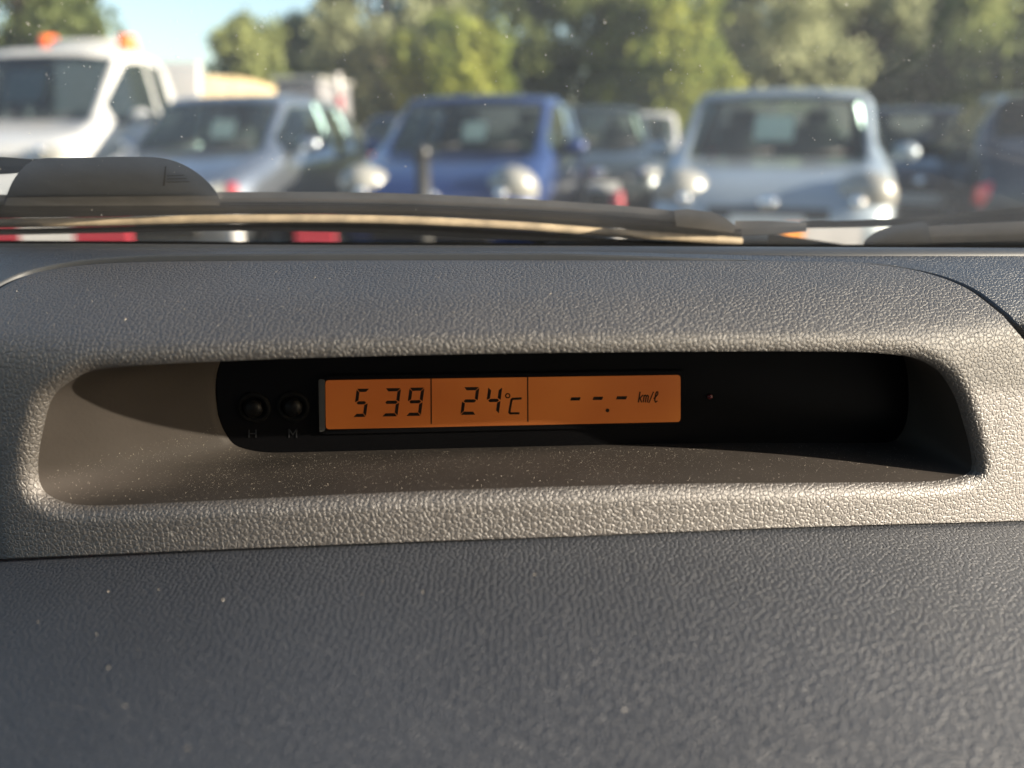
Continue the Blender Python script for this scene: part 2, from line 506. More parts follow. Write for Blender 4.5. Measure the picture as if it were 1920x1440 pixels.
# upper pad around the hood up to the windscreen
def far_py(px): return 461.0 + (px / 1920.0) * 9.0
ntop = top_n
ip = np.r_[np.arange(top_n + right_n + 1)]                 # along top, then right
ip = np.r_[np.arange(NC - cnt[3], NC), ip]                 # left side first
seam2 = np.array([surf(x, t) for x, t in Cout[ip]])
nl = cnt[3]
T0, T1, TF = Cout[ip[0]][1], Cout[ip[-1]][1], solve(960, far_py(960))[1]
far = []
for q in range(len(ip)):
    if q < nl: far.append((-0.76, T0 + (TF - T0) * min(1, q / (nl - 6.0))))
    elif q < nl + top_n:
        px = -500 + 2920 * (q - nl) / top_n
        far.append(solve(px, far_py(px)))
    else: far.append((0.76, TF + (T1 - TF) * max(0, (q - nl - top_n - 5) / (right_n - 5.0))))
far = np.array(far)
seam_ct = Cout[ip]
up = []
N2 = np.array([surf_n(x, t) for x, t in seam_ct])
od = np.array([surf(*(seam_ct[i] * .97 + far[i] * .03)) for i in range(len(ip))]) - seam2
od /= np.linalg.norm(od, axis=1)[:, None]
gap = np.array([0.0030 if (nl + 10 < q < nl + top_n - 24) else 0.0030 for q in range(len(ip))])[:, None]
lift = np.array([-0.0004 + 0.0024 * max(0, min(1, (q - nl + 0) / 30.0, (nl + top_n - 36 - q) / 30.0)) for q in range(len(ip))])
base = seam2 + od * (gap + 0.0012) + np.c_[0 * lift, 0 * lift, lift + 0.0004]
up.append(base - N2 * 0.008 - od * 0.0006)
up.append(base - N2 * 0.0012 - od * 0.0006)
up.append(base - N2 * 0.0004 - od * 0.0002)
for k in range(0, 19):
    f = k / 18.0
    ct = seam_ct * (1 - f) + far * f
    p = np.array([surf(x, t) for x, t in ct])
    w = max(0, 1 - f * 8)
    p = p * 1.0 + (od * (gap + 0.0012)) * w + np.c_[0 * lift, 0 * lift, lift * (1 - f)]
    up.append(p)
V, F = loft(up, False)
upper = mesh_obj('upper_pad', V, F, M_PAD, dash, True)
uv = [seam_ct * np.array([1, PLEN]) + 3.1] * 3
for k in range(0, 19): uv.append((seam_ct * (1 - k / 18.0) + far * k / 18.0) * np.array([1, PLEN]) + 3.1)
uv = np.concatenate(uv) * S
set_skin(upper, np.c_[uv, np.zeros(len(uv))])
upper.data.materials.append(M_TRIM)
for p in upper.data.polygons:
    if p.index < 2 * (len(ip) - 1): p.material_index = 1
# joint floor under the hood edge
V, F = loft([seam2 - N2 * 0.0065 - od * 0.004, seam2 - N2 * 0.0065 + od * 0.010], False)
mesh_obj('joint_floor', V, F, M_TRIM, dash)
# defroster trim along the windscreen edge
fa = np.array([surf(*solve(px, far_py(px) + 17 - 8 * px / 1920.0)) for px in np.linspace(-1500, 3400, 120)])
fb = np.array([surf(*solve(px, far_py(px) - 1)) for px in np.linspace(-1500, 3400, 120)])
V, F = loft([fa + np.array([0, 0, -.001]), fa + np.array([0, 0, 0.0007]), fb + np.array([0, 0.0, 0.0009]), fb + np.array([0, 0.012, -0.003]), fb + np.array([0, 0.02, -0.03])], False)
mesh_obj('defroster_trim', V, F, M_TRIM, dash, True)

# ------------------------------------------------------------------ display unit in the recess
unit = thing('display_unit', 'black dashboard display unit with orange screen showing 5 39 and 24 °C', 'display', W(on_back(1000, 845)))
UL = Vector(unit.location)
def U(p): return tuple(Vector(W(p)) - UL)
def plate(name, pix, mat, parent, off0, off1, smooth=False):
    """flat plate standing off the recess back: outline pix, from off0 (back) to off1 (front)"""
    n = len(pix)
    vs = [U(on_back(x, y, off0)) for x, y in pix] + [U(on_back(x, y, off1)) for x, y in pix]
    fs = [tuple(range(n, 2 * n))] + [(i, (i + 1) % n, n + (i + 1) % n, n + i) for i in range(n)]
    o = mesh_obj(name, vs, fs, mat, None, smooth)
    o.parent = parent
    return o
def rrect(pts, r, seg=5):
    """rounded polygon"""
    out = []; n = len(pts)
    for i in range(n):
        p = np.array(pts[i], float); a = np.array(pts[i - 1], float); b = np.array(pts[(i + 1) % n], float)
        rr = r if not hasattr(r, '__len__') else r[i]
        u = (a - p) / np.linalg.norm(a - p); v = (b - p) / np.linalg.norm(b - p)
        for k in range(seg + 1):
            t = k / seg
            out.append(tuple((1 - t) ** 2 * (p + u * rr) + 2 * t * (1 - t) * p + t * t * (p + v * rr)))
    return out
fascia_pix = rrect([(402, 624), (1704, 602), (1704, 842), (412, 852)], [90, 60, 40, 75], 8)
fas = plate('fascia', fascia_pix, M_BLACK, unit, -0.004, -0.0008)
frame_pix = rrect([(600, 705), (1284, 695), (1285, 799), (602, 814)], 8)
sf = plate('screen_frame', frame_pix, M_BLACK, unit, -0.0008, 0.0006)
scr = plate('screen', rrect([(610, 713), (1276, 703), (1276, 791), (611, 805)], 7), M_LCD, unit, 0.0006, 0.0009)
plate('screen_edge', rrect([(597, 711), (609, 711), (610, 807), (599, 811)], 4), M_GREYEDGE, unit, 0.0006, 0.0016)
INK0, INK1 = 0.0009, 0.00105
def ink(name, polys, mat=M_LCD_INK, parent=None, o0=INK0, o1=INK1):
    vs = []; fs = []
    for pix in polys:
        k = len(vs); n = len(pix)
        vs += [U(on_back(x, y, o0)) for x, y in pix] + [U(on_back(x, y, o1)) for x, y in pix]
        fs.append(tuple(range(k + n, k + 2 * n)))
        fs += [(k + i, k + (i + 1) % n, k + n + (i + 1) % n, k + n + i) for i in range(n)]
    o = mesh_obj(name, vs, fs, mat)
    o.parent = parent or scr
    return o
SEGS = {'5': 'afgcd', '3': 'abgcd', '9': 'abcdfg', '2': 'abged', '4': 'fgbc', 'c': 'gxd'}
def seg_digit(ch, x0, x1, y0, y1, w=6.0, slant=0.13):
    """seven-segment figure; x0..x1 is the span on the base line incl. the slant"""
    H = y1 - y0; sl = slant * H; wd = (x1 - x0) - sl
    def m(u, v): return (x0 + u * wd + (1 - v) * sl - 0.0 , y0 + v * H - 0.014 * u * wd)
    a = w / wd; b = w / H; gq = 0.035
    P = []
    def quad(pts): P.append([m(*p) for p in pts])
    on = SEGS[ch]
    if 'a' in on: quad([(gq, 0), (1 - gq, 0), (1 - a, b), (a, b)])
    if 'd' in on: quad([(a, 1 - b), (1 - a, 1 - b), (1 - gq, 1), (gq, 1)])
    if 'g' in on: quad([(a * .5, .5), (a, .5 - b / 2), (1 - a, .5 - b / 2), (1 - a * .5, .5), (1 - a, .5 + b / 2), (a, .5 + b / 2)])
    if 'f' in on: quad([(0, gq), (a, b + gq * .6), (a, .5 - b * .7), (0, .5 - gq * .6)])
    if 'b' in on: quad([(1, gq), (1, .5 - gq * .6), (1 - a, .5 - b * .7), (1 - a, b + gq * .6)])
    if 'e' in on: quad([(0, .5 + gq * .6), (a, .5 + b * .7), (a, 1 - b - gq * .6), (0, 1 - gq)])
    if 'c' in on: quad([(1, .5 + gq * .6), (1, 1 - gq), (1 - a, 1 - b - gq * .6), (1 - a, .5 + b * .7)])
    return P
for ch, x0, x1, y0, y1 in [('5', 662, 693, 729, 782), ('3', 716, 752, 728, 781), ('9', 761, 796, 727, 780), ('2', 863, 899, 726, 778), ('4', 909, 942, 725, 777)]:
    ink('digit', seg_digit(ch, x0, x1, y0, y1))
def stroke(pts, w):
    """a thin line of even width through picture points, as quads"""
    out = []
    for (ax, ay), (bx, by) in zip(pts[:-1], pts[1:]):
        dx, dy = bx - ax, by - ay; l = math.hypot(dx, dy) or 1; nx, ny = -dy / l * w / 2, dx / l * w / 2
        ex, ey = dx / l * w * .25, dy / l * w * .25
        out.append([(ax + nx - ex, ay + ny - ey), (bx + nx + ex, by + ny + ey), (bx - nx + ex, by - ny + ey), (ax - nx - ex, ay - ny - ey)])
    return out
# unit of temperature: small ring and a squared c
ink('degree_sign', stroke([(952 + 4 * math.cos(a), 742 + 4 * math.sin(a)) for a in np.linspace(0, 2 * math.pi, 11)], 2.2))
ink('letter', stroke([(977, 747), (961, 748), (959, 750), (955, 773), (957, 775), (973, 775)], 4.2))
ink('divider_line', [[(807, 710), (809.4, 710), (809.8, 795), (807.4, 795)]])
ink('divider_line', [[(988.2, 707), (990.6, 707), (991, 791), (988.6, 791)]])
for x0, x1, y in ((1069, 1089, 748), (1111, 1131, 747), (1155, 1176, 746)):
    ink('dash_mark', [[(x0, y + 3), (x0 + 2, y - 3), (x1, y - 3.2), (x1 - 2, y + 2.8)]])
ink('decimal_point', [[(1139 + 3.6 * math.cos(a), 769.5 + 3.6 * math.sin(a)) for a in np.linspace(0, 2 * math.pi, 12)[:-1]]])
kx, ky = 1197, 754      # km/l, leaning right
def T(p): return (kx + p[0] + 0.16 * (-p[1]), ky + p[1])
km = stroke([T((0, 0)), T((0, -19))], 2.6) + stroke([T((1, -6)), T((6, -13))], 2.4) + stroke([T((2, -7)), T((6, 0))], 2.4)
ink('letter', km)
ink('letter', stroke([T((9, 0)), T((9, -13))], 2.4) + stroke([T((9, -11)), T((11, -13)), T((13, -11)), T((13, 0))], 2.4) + stroke([T((13, -11)), T((15, -13)), T((17, -11)), T((17, 0))], 2.4))
ink('slash', stroke([T((20, 1)), T((25, -19))], 2.2))
ink('letter', stroke([T((28, -7)), T((31, -10)), T((34, -15)), T((33.5, -19)), T((31, -19)), T((30, -15)), T((30, -4)), T((32, 0)), T((35, -2))], 2.4))

# two round buttons with their letters, and the small red lamp
for bx, by in ((475, 765), (549, 763)):
    c = Vector(U(on_back(bx, by, 0.0)))
    rb = 0.0030
    bm = bmesh.new()
    ell_bm(bm, c, (rb, 0.0022, rb), seg=24)
    btn = bm_obj('button', bm, M_BUTTON, unit, True)
    n = 24; vs = []; fs = []
    for rr, oo in ((0.0052, -0.0008), (0.0050, 0.0002), (0.0040, 0.0002), (0.0034, -0.0007)):
        for k in range(n):
            a = 2 * math.pi * k / n
            vs.append((c.x + rr * math.cos(a), c.y - oo * S + YAW * rr * math.cos(a), c.z + rr * math.sin(a)))
    for q in range(3):
        for k in range(n):
            fs.append((q * n + k, q * n + (k + 1) % n, (q + 1) * n + (k + 1) % n, (q + 1) * n + k))
    mesh_obj('button_ring', vs, fs, M_RING, btn, True)
ink('button_letter', stroke([(467, 806), (467, 820)], 2.6) + stroke([(480, 806), (480, 820)], 2.6) + stroke([(467, 813), (480, 813)], 2.4), M_PRINT, unit, -0.0008, -0.0005)
ink('button_letter', stroke([(542, 820), (542, 805), (549, 815), (556, 805), (556, 820)], 2.6), M_PRINT, unit, -0.0008, -0.0005)
bm = bmesh.new(); ell_bm(bm, Vector(U(on_back(1331, 744, 0))), (0.0009, 0.0006, 0.0009), seg=14)
bm_obj('warning_lamp', bm, M_RED_LAMP, unit, True)

# ------------------------------------------------------------------ windscreen
WS_Y, WS_Z, WS_K, WS_TAN = 0.362, -0.050, -0.10, 0.70
def ws_depth(p, off=0.0):
    """signed height over the glass"""
    return p[2] - (WS_Z + WS_TAN * (WS_Y + off + WS_K * p[0] ** 2 - p[1]))
def on_ws(px, py, off=0.0):
    d = ray(px, py); a, b = 0.02, 2.0
    for _ in range(60):
        m = (a + b) / 2
        if ws_depth(m * d, off) > 0: b = m
        else: a = m
    return a * d
wv = []; wf = []
NX, NZ = 24, 14
for i in range(NX + 1):
    x = -0.78 + 1.56 * i / NX
    for j in range(NZ + 1):
        f = j / NZ
        y = WS_Y + WS_K * x * x + 0.03 - 0.78 * f
        z = WS_Z + WS_TAN * (WS_Y + WS_K * x * x - y)
        wv.append(W((x, y, z)))
for i in range(NX):
    for j in range(NZ):
        a = i * (NZ + 1) + j
        wf.append((a, a + NZ + 1, a + NZ + 2, a + 1))
wscreen = mesh_obj('windscreen', wv, wf, M_WINDSCREEN, None, True)
tag(wscreen, 'dusty clear windscreen glass sloping over the dashboard', 'windscreen')
# black printed band along the lower edge of the glass
top = [on_ws(px, far_py(px) - 10, -0.0012) for px in np.linspace(-800, 2700, 60)]
bot = [on_ws(px, far_py(px) + 14, -0.0012) for px in np.linspace(-800, 2700, 60)]
V, F = loft([top, bot], False)
mesh_obj('border_band', V, F, M_RUBBER, wscreen)

# ------------------------------------------------------------------ wipers lying on the outside of the glass
def ws_sweep(name, tops, bots, mat, parent, o0, o1, n=60, smooth=False):
    """bar lying on the glass between two outlines; o0 nearer the glass, o1 outside"""
    A = spline(tops, n); B = spline(bots, n)
    r = []
    for k in range(n):
        a0 = on_ws(A[k][0], A[k][1], o0); b0 = on_ws(B[k][0], B[k][1], o0)
        a1 = on_ws(A[k][0], A[k][1] + 1.5, o1); b1 = on_ws(B[k][0], B[k][1] - 1.5, o1)
        mid = on_ws((A[k][0] + B[k][0]) / 2, (A[k][1] + B[k][1]) / 2, o0 - 0.0016)
        r.append([b0, mid, a0, a1, b1])
    vs = [W(p) for s in r for p in s]; fs = []
    for k in range(n - 1):
        for j in range(5):
            a = k * 5 + j; b = k * 5 + (j + 1) % 5
            fs.append((a, b, b + 5, a + 5))
    fs.append((0, 1, 2, 3, 4)); fs.append(tuple((n - 1) * 5 + j for j in (4, 3, 2, 1, 0)))
    o = mesh_obj(name, vs, fs, mat, parent, smooth)
    return o
def ws_plate(name, pix, mat, parent, o0, o1, smooth=False):
    n = len(pix)
    vs = [W(on_ws(x, y, o0)) for x, y in pix] + [W(on_ws(x, y, o1)) for x, y in pix]
    fs = [tuple(range(n)), tuple(range(2 * n - 1, n - 1, -1))] + [(i, n + i, n + (i + 1) % n, (i + 1) % n) for i in range(n)]
    return mesh_obj(name, vs, fs, mat, parent, smooth)

wip = thing('windscreen_wiper', 'long dusty black wiper with a rounded arm cover at its left end', 'wiper', (0, 0, 0), group='wipers on the windscreen')
ws_sweep('spine', [(-60, 366), (200, 362), (412, 360), (700, 361), (960, 372), (1150, 384), (1275, 396)],
         [(-60, 388), (200, 386), (412, 384), (700, 386), (960, 396), (1150, 408), (1275, 420)], M_WIPER_SPINE, wip, 0.012, 0.022)
ws_sweep('blade_holder', [(-60, 386), (200, 384), (412, 382), (700, 384), (960, 394), (1150, 406), (1390, 431)],
         [(-60, 410), (200, 407), (412, 402), (700, 403), (960, 414), (1150, 428), (1390, 448)], M_RUBBER, wip, 0.010, 0.020)
def ws_tube(name, line, r, off, mat, parent, n=60, seg=10):
    A = spline(line, n); P = [np.array(on_ws(x, y, off)) for x, y in A]; vs = []; fs = []
    for k in range(n):
        t = P[min(k + 1, n - 1)] - P[max(k - 1, 0)]; t /= np.linalg.norm(t)
        u = np.cross(t, [0, 0, 1.0]); u /= np.linalg.norm(u); v = np.cross(u, t)
        for j in range(seg):
            a = 2 * math.pi * j / seg; vs.append(W(P[k] + (u * math.cos(a) + v * math.sin(a)) * r))
    for k in range(n - 1):
        for j in range(seg):
            fs.append((k * seg + j, k * seg + (j + 1) % seg, (k + 1) * seg + (j + 1) % seg, (k + 1) * seg + j))
    return mesh_obj(name, vs, fs, mat, parent, True)
ws_tube('blade_rail', [(-60, 419), (200, 416), (412, 411), (700, 412), (960, 423), (1150, 437), (1390, 453)], 0.0020, 0.0034, M_WIPER_METAL, wip)
ws_sweep('blade_rubber', [(-60, 430), (200, 425), (412, 420), (700, 420), (960, 432), (1150, 447), (1390, 459)],
         [(-60, 442), (200, 437), (412, 433), (700, 437), (960, 450), (1150, 458), (1390, 468)], M_RUBBER, wip, 0.004, 0.010)
cover_pix = spline([(8, 386), (14, 362), (28, 333), (52, 307), (78, 297), (120, 296), (178, 295), (230, 294), (300, 296), (340, 307), (375, 328), (402, 355), (412, 374), (410, 387), (300, 386), (150, 386)], 70, True)
cv = ws_plate('arm_cover', [tuple(p) for p in cover_pix], M_WIPER, wip, 0.010, 0.020)
mod = cv.modifiers.new('bevel', 'BEVEL'); mod.width = 0.0012; mod.segments = 3; mod.limit_method = 'ANGLE'
ws_plate('cover_edge', [(14, 370), (410, 367), (412, 385), (8, 386)], M_WIPER_SPINE, cv, 0.0085, 0.0098)
ws_plate('cover_notch', [(309, 312), (312, 312), (309, 348), (305, 349)], M_RUBBER, cv, 0.0092, 0.0098)
for k in range(3):
    ws_plate('cover_rib', [(313, 329 + 6 * k), (345 + 5 * k, 328 + 6 * k), (345 + 5 * k, 329.4 + 6 * k), (313, 330.4 + 6 * k)], M_RUBBER, cv, 0.0093, 0.0098)
ws_sweep('arm', [(-300, 330), (-120, 300), (0, 294), (60, 298), (110, 297)], [(-300, 362), (-120, 336), (-20, 328), (30, 325), (70, 318)], M_RUBBER, wip, 0.022, 0.030)
ws_plate('end_clip', [(1264, 394), (1290, 392), (1335, 398), (1362, 410), (1380, 424), (1376, 436), (1268, 424)], M_WIPER_SPINE, wip, 0.006, 0.02)

wip2 = thing('windscreen_wiper', 'right wiper arm rising toward the right edge of the windscreen', 'wiper', (0, 0, 0), group='wipers on the windscreen')
ws_sweep('arm', [(1500, 416), (1620, 412), (1750, 404), (1920, 388), (2150, 362)], [(1500, 428), (1620, 426), (1750, 420), (1920, 413), (2150, 395)], M_RUBBER, wip2, 0.020, 0.028)
ws_sweep('blade_holder', [(1736, 424), (1830, 419), (1920, 415), (2200, 404)], [(1740, 462), (1830, 465), (1920, 468), (2200, 470)], M_WIPER_SPINE, wip2, 0.008, 0.018)
ws_plate('arm_cover', [tuple(p) for p in spline([(1618, 460), (1634, 440), (1665, 426), (1700, 420), (1737, 418), (1743, 440), (1748, 466), (1680, 466)], 40, True)], M_WIPER, wip2, 0.006, 0.018)
# the blade's plain plastic tail between the two
wip3 = wip
ws_sweep('blade_tail', [(1378, 414), (1440, 414), (1512, 418)], [(1378, 442), (1440, 440), (1512, 434)], M_WIPER_SPINE, wip3, 0.012, 0.02, 12)
ws_sweep('linkage_bar', [(1440, 438), (1500, 446), (1620, 464)], [(1440, 464), (1500, 468), (1620, 474)], M_RUBBER, wip3, 0.022, 0.03, 12)

# ------------------------------------------------------------------ unseen cabin of the camera's own car, added to block sky light
M_HEADLINER = principled('grey_headliner_cloth', (0.09, 0.088, 0.085), 0.95, var=0.05, vscale=30)  # kept dark to cut light bounced onto the dashboard
M_CABIN = principled('dark_cabin_trim', (0.04, 0.04, 0.042), 0.8, var=0.1, vscale=10)
cabin = tag(bpy.data.objects.new('car_cabin', None), 'unseen dark car cabin added around the dashboard to block sky light', kind='structure'); COL.objects.link(cabin)
hv = []; hf = []
for i in range(13):
    x = -0.62 + 1.24 * i / 12
    for j in range(15):
        y = -0.40 - 2.0 * j / 14
        hv.append((x, y, 1.56 - 0.10 * (x / .62) ** 2 - 0.05 * ((y + 1.2) / 1.0) ** 2))
for i in range(12):
    for j in range(14):
        a = i * 15 + j; hf.append((a, a + 1, a + 16, a + 15))
hl = mesh_obj('headliner', hv, hf, M_HEADLINER, cabin, True)
md = hl.modifiers.new('thick', 'SOLIDIFY'); md.thickness = 0.03; md.offset = 1
for sx in (-1, 1):
    bm = bmesh.new(); box_bm(bm, (sx * 0.72, -0.75, 0.62), (0.07, 2.2, 0.72), None, 0.03); bm_obj('door_panel', bm, M_CABIN, cabin, True)
    bm = bmesh.new(); box_bm(bm, (sx * 0.36, -0.50, 0.55), (0.50, 0.50, 0.16), None, 0.05); box_bm(bm, (sx * 0.36, -0.80, 0.90), (0.48, 0.14, 0.62), Matrix.Rotation(R(12), 3, 'X'), 0.05); bm_obj('seat', bm, M_SEAT0, cabin, True)
    bm = bmesh.new(); box_bm(bm, (sx * 0.67, -0.72, 1.2), (0.06, 0.22, 0.66), Matrix.Rotation(R(-8 * sx), 3, 'Y'), 0.02); bm_obj('door_pillar', bm, M_CABIN, cabin, True)
    bm = bmesh.new(); box_bm(bm, (sx * 0.63, -1.85, 1.2), (0.06, 0.75, 0.66), Matrix.Rotation(R(-8 * sx), 3, 'Y'), 0.02); bm_obj('rear_quarter', bm, M_CABIN, cabin, True)  # closes the unseen rear side windows to cut sky light
bm = bmesh.new(); box_bm(bm, (0, -1.75, 0.80), (1.25, 0.14, 0.85), Matrix.Rotation(R(12), 3, 'X'), 0.05); bm_obj('rear_seat', bm, M_SEAT0, cabin, True)
bm = bmesh.new(); box_bm(bm, (0, -2.36, 0.75), (1.3, 0.08, 0.75), None, 0.03); bm_obj('tailgate', bm, M_CABIN, cabin, True)
bm = bmesh.new(); box_bm(bm, (0, -1.0, 0.24), (1.4, 2.7, 0.05), None); bm_obj('cabin_floor', bm, M_CABIN, cabin)

# ------------------------------------------------------------------ parked cars
GLASS = thin_glass('car_glass', (0.80, 0.95, 0.88), dirt_haze=0.12)  # pale film in the panes imitates sky haze reflected there
GLASS_DARK = thin_glass('tinted_car_glass', (0.34, 0.40, 0.41))
M_INNER = principled('car_interior_trim', (0.035, 0.036, 0.038), 0.8)
M_SEAT = principled('car_seat_cloth', (0.05, 0.05, 0.055), 0.9, var=0.2, vscale=20)
M_TYRE = principled('tyre_rubber', (0.02, 0.02, 0.02), 0.85)
M_RIM = principled('wheel_alloy', (0.45, 0.45, 0.46), 0.3, metal=0.9)
M_LENS = principled('headlight_lens', (0.22, 0.22, 0.20), 0.34, spec=0.6, coat=0.25)
M_CHROME = principled('chrome', (0.85, 0.85, 0.85), 0.06, metal=1.0)
M_GRILLE = principled('black_grille', (0.01, 0.01, 0.01), 0.4)
M_TAIL = principled('red_tail_lens', (0.55, 0.02, 0.03), 0.15, coat=1.0)
M_AMBER = principled('amber_lens', (0.75, 0.12, 0.010), 0.35, coat=0.2)
M_PAPER = principled('white_paper', (0.78, 0.80, 0.72), 0.7)
M_PLATE = principled('number_plate_white', (0.7, 0.7, 0.66), 0.4)
def paint(name, col, metal=0.35, rough=0.32):
    return principled(name, col, rough, metal=metal, coat=0.8, var=0.05, vscale=3)
P_SILVER = paint('silver_grey_paint', (0.30, 0.33, 0.37), 0.9)
P_BLUE = paint('deep_blue_paint', (0.016, 0.034, 0.12), 0.35)
P_ICE = paint('pale_blue_silver_paint', (0.25, 0.295, 0.33), 0.3)
P_DARK = paint('dark_blue_black_paint', (0.018, 0.022, 0.032), 0.4)
P_NAVY = paint('navy_paint', (0.035, 0.06, 0.13), 0.3)
P_WHITE = paint('white_paint', (0.44, 0.44, 0.43), 0.0, 0.4)
P_GREY = paint('dark_grey_green_paint', (0.045, 0.058, 0.062), 0.4)
P_SKY = paint('sky_blue_paint', (0.12, 0.28, 0.60), 0.3)

def build_car(root, body, L=3.75, Wd=1.66, H=1.5, hood_h=0.90, cowl_h=0.98, nose_h=0.72, cowl=0.95, roof0=1.62, roof1=3.15,
              belt0=0.95, belt1=1.03, glass=GLASS, side_glass=None, lamp='oval', seats=True, tail=0.12, grille=True, rail=0.62, solid=True, tail_z=0.80):
    """parts of one car under root; front at y=0 facing -y, rear at y=L"""
    side_glass = side_glass or glass
    w = Wd / 2
    st = []   # (y, halfwidth, zbottom, zbelt, ztop, wtop)
    st.append((0.00, w * 0.70, 0.34, 0.52, 0.56, w * 0.55))
    st.append((0.06, w * 0.86, 0.22, nose_h - 0.12, nose_h - 0.02, w * 0.66))
    st.append((0.20, w * 0.95, 0.18, nose_h - 0.02, nose_h + 0.06, w * 0.74))
    st.append((0.50, w * 0.99, 0.18, nose_h + 0.09, (nose_h + hood_h) / 2 + 0.06, w * 0.78))
    st.append((cowl, w, 0.18, cowl_h - 0.05, cowl_h, w * 0.84))
    n_ws = 5
    for f in (0.25, 0.5, 0.75, 0.90, 1.0):
        y = cowl + (roof0 - cowl) * f
        zt = cowl_h + (H - 0.03 - cowl_h) * (f ** 0.93)
        wt = w * (0.84 + (rail / 0.83 - 0.84) * f)
        st.append((y, w, 0.18, cowl_h - 0.05 + (belt0 - cowl_h + 0.05) * f, zt, wt))
    cab = []
    yb = roof0
    span = roof1 - roof0
    for f, pil in ((0.06, 1), (0.44, 0), (0.50, 1), (0.84, 0), (0.90, 1), (1.0, 0)):
        cab.append((roof0 + span * f, pil))
    i_cab0 = len(st)
    for y, pil in cab:
        f = (y - roof0) / span
        st.append((y, w * (1 - 0.03 * f), 0.18, belt0 + (belt1 - belt0) * f, H - 0.03 + 0.055 * math.sin(math.pi * min(1, f * 1.1)), w * rail / 0.83 * (1 - 0.05 * f)))
    i_roof1 = len(st) - 1
    st.append((L - tail - 0.12, w * 0.95, 0.2, belt1 - 0.02, belt1 + 0.06, w * 0.78))
    st.append((L - 0.06, w * 0.90, 0.24, belt1 - 0.22, belt1 - 0.16, w * 0.74))
    st.append((L, w * 0.80, 0.34, 0.62, 0.66, w * 0.62))
    half = []
    for (y, hw, zb, zs, zt, wt) in st:
        m = zt - zs
        half.append([(0, zb), (hw * .86, zb), (hw * .965, zb + .10), (hw, zb + (zs - zb) * .45), (hw * .99, zb + (zs - zb) * .75), (hw * .965, zs),
                     (wt + (hw * .93 - wt) * .12, zs + m * .80), (wt * .91, zs + m * .95), (wt * .45, zs + m * .99), (0, zt)])
    K = len(half[0]); ring = 2 * K - 2
    V = []
    for (s, h) in zip(st, half):
        pts = [(-x, z) for x, z in h] + [(x, z) for x, z in reversed(h[1:-1])]
        V += [(x, s[0], z) for x, z in pts]
    F = {'body': [], 'windscreen': [], 'rear_window': []}
    for i in range(len(st) - 1):
        for j in range(ring):
            a = i * ring + j; b = i * ring + (j + 1) % ring
            f = (a, b, b + ring, a + ring)
            jj = j if j < K - 1 else ring - 1 - j          # mirrored strip index 0..K-2
            left = j < K - 1
            key = 'body'
            if i_cab0 - n_ws - 1 <= i < i_cab0 - 2 and jj >= 7: key = 'windscreen'
            if i_cab0 - 5 <= i <= i_cab0 and jj == 5: key = ('front_window', left)
            if i == i_cab0 + 2 and jj == 5: key = ('back_window', left)
            if i == i_roof1 and jj >= 6: key = 'rear_window'
            F.setdefault(key, [])
            F[key].append(f)
    F['body'].append(tuple(range(ring))[::-1]); n0 = (len(st) - 1) * ring
    F['body'].append(tuple(n0 + j for j in range(ring)))
    def sub(name, faces, mat, inner=None):
        used = sorted({v for f in faces for v in f}); mp = {v: k for k, v in enumerate(used)}
        o = mesh_obj(name, [V[v] for v in used], [tuple(mp[v] for v in f) for f in faces], mat, root, True)
        if inner is not None:
            o.data.materials.append(inner)
            md = o.modifiers.new('skin', 'SOLIDIFY'); md.thickness = 0.035; md.offset = -1 if True else 1
            md.material_offset = 1; md.use_rim = True
        return o
    # separate left/right side windows front and rear
    bo = sub('body', F['body'], body, M_INNER if solid else None)
    sub('windscreen', F['windscreen'], glass)
    for key in [k for k in F if isinstance(k, tuple)]:
        sub('side_window', F[key], side_glass)
    if F['rear_window']: sub('rear_window', F['rear_window'], glass)
    # interior
    if seats:
        for sx in (-0.36, 0.36):
            bm = bmesh.new()
            box_bm(bm, (sx, roof0 + 0.55, 0.62), (0.48, 0.5, 0.18), bevel=0.05)
            box_bm(bm, (sx, roof0 + 0.80, 0.92), (0.46, 0.14, 0.56), Matrix.Rotation(R(-14), 3, 'X'), 0.05)
            box_bm(bm, (sx, roof0 + 0.90, 1.26), (0.26, 0.09, 0.17), Matrix.Rotation(R(-10), 3, 'X'), 0.035)
            bm_obj('seat', bm, M_SEAT, root, True)
        bm = bmesh.new()
        box_bm(bm, (0, roof1 - 0.35, 0.88), (1.2, 0.14, 0.5), Matrix.Rotation(R(-12), 3, 'X'), 0.04)
        bm_obj('rear_seat', bm, M_SEAT, root, True)
        bm = bmesh.new()
        box_bm(bm, (0, cowl + 0.33, cowl_h - 0.10), (Wd * 0.84, 0.5, 0.14), Matrix.Rotation(R(4), 3, 'X'), 0.05)
        bm_obj('dash_top', bm, M_INNER, root, True)
        bm = bmesh.new()
        for k in range(20):
            a0 = 2 * math.pi * k / 20; a1 = 2 * math.pi * (k + 1) / 20
            c = Vector((0.36, cowl + 0.62, cowl_h - 0.06)); q = Matrix.Rotation(R(25), 3, 'X')
            cyl_bm(bm, c + q @ Vector((.18 * math.cos(a0), 0, .18 * math.sin(a0))), c + q @ Vector((.18 * math.cos(a1), 0, .18 * math.sin(a1))), 0.014, seg=6)
        bm_obj('steering_wheel', bm, M_INNER, root, True)
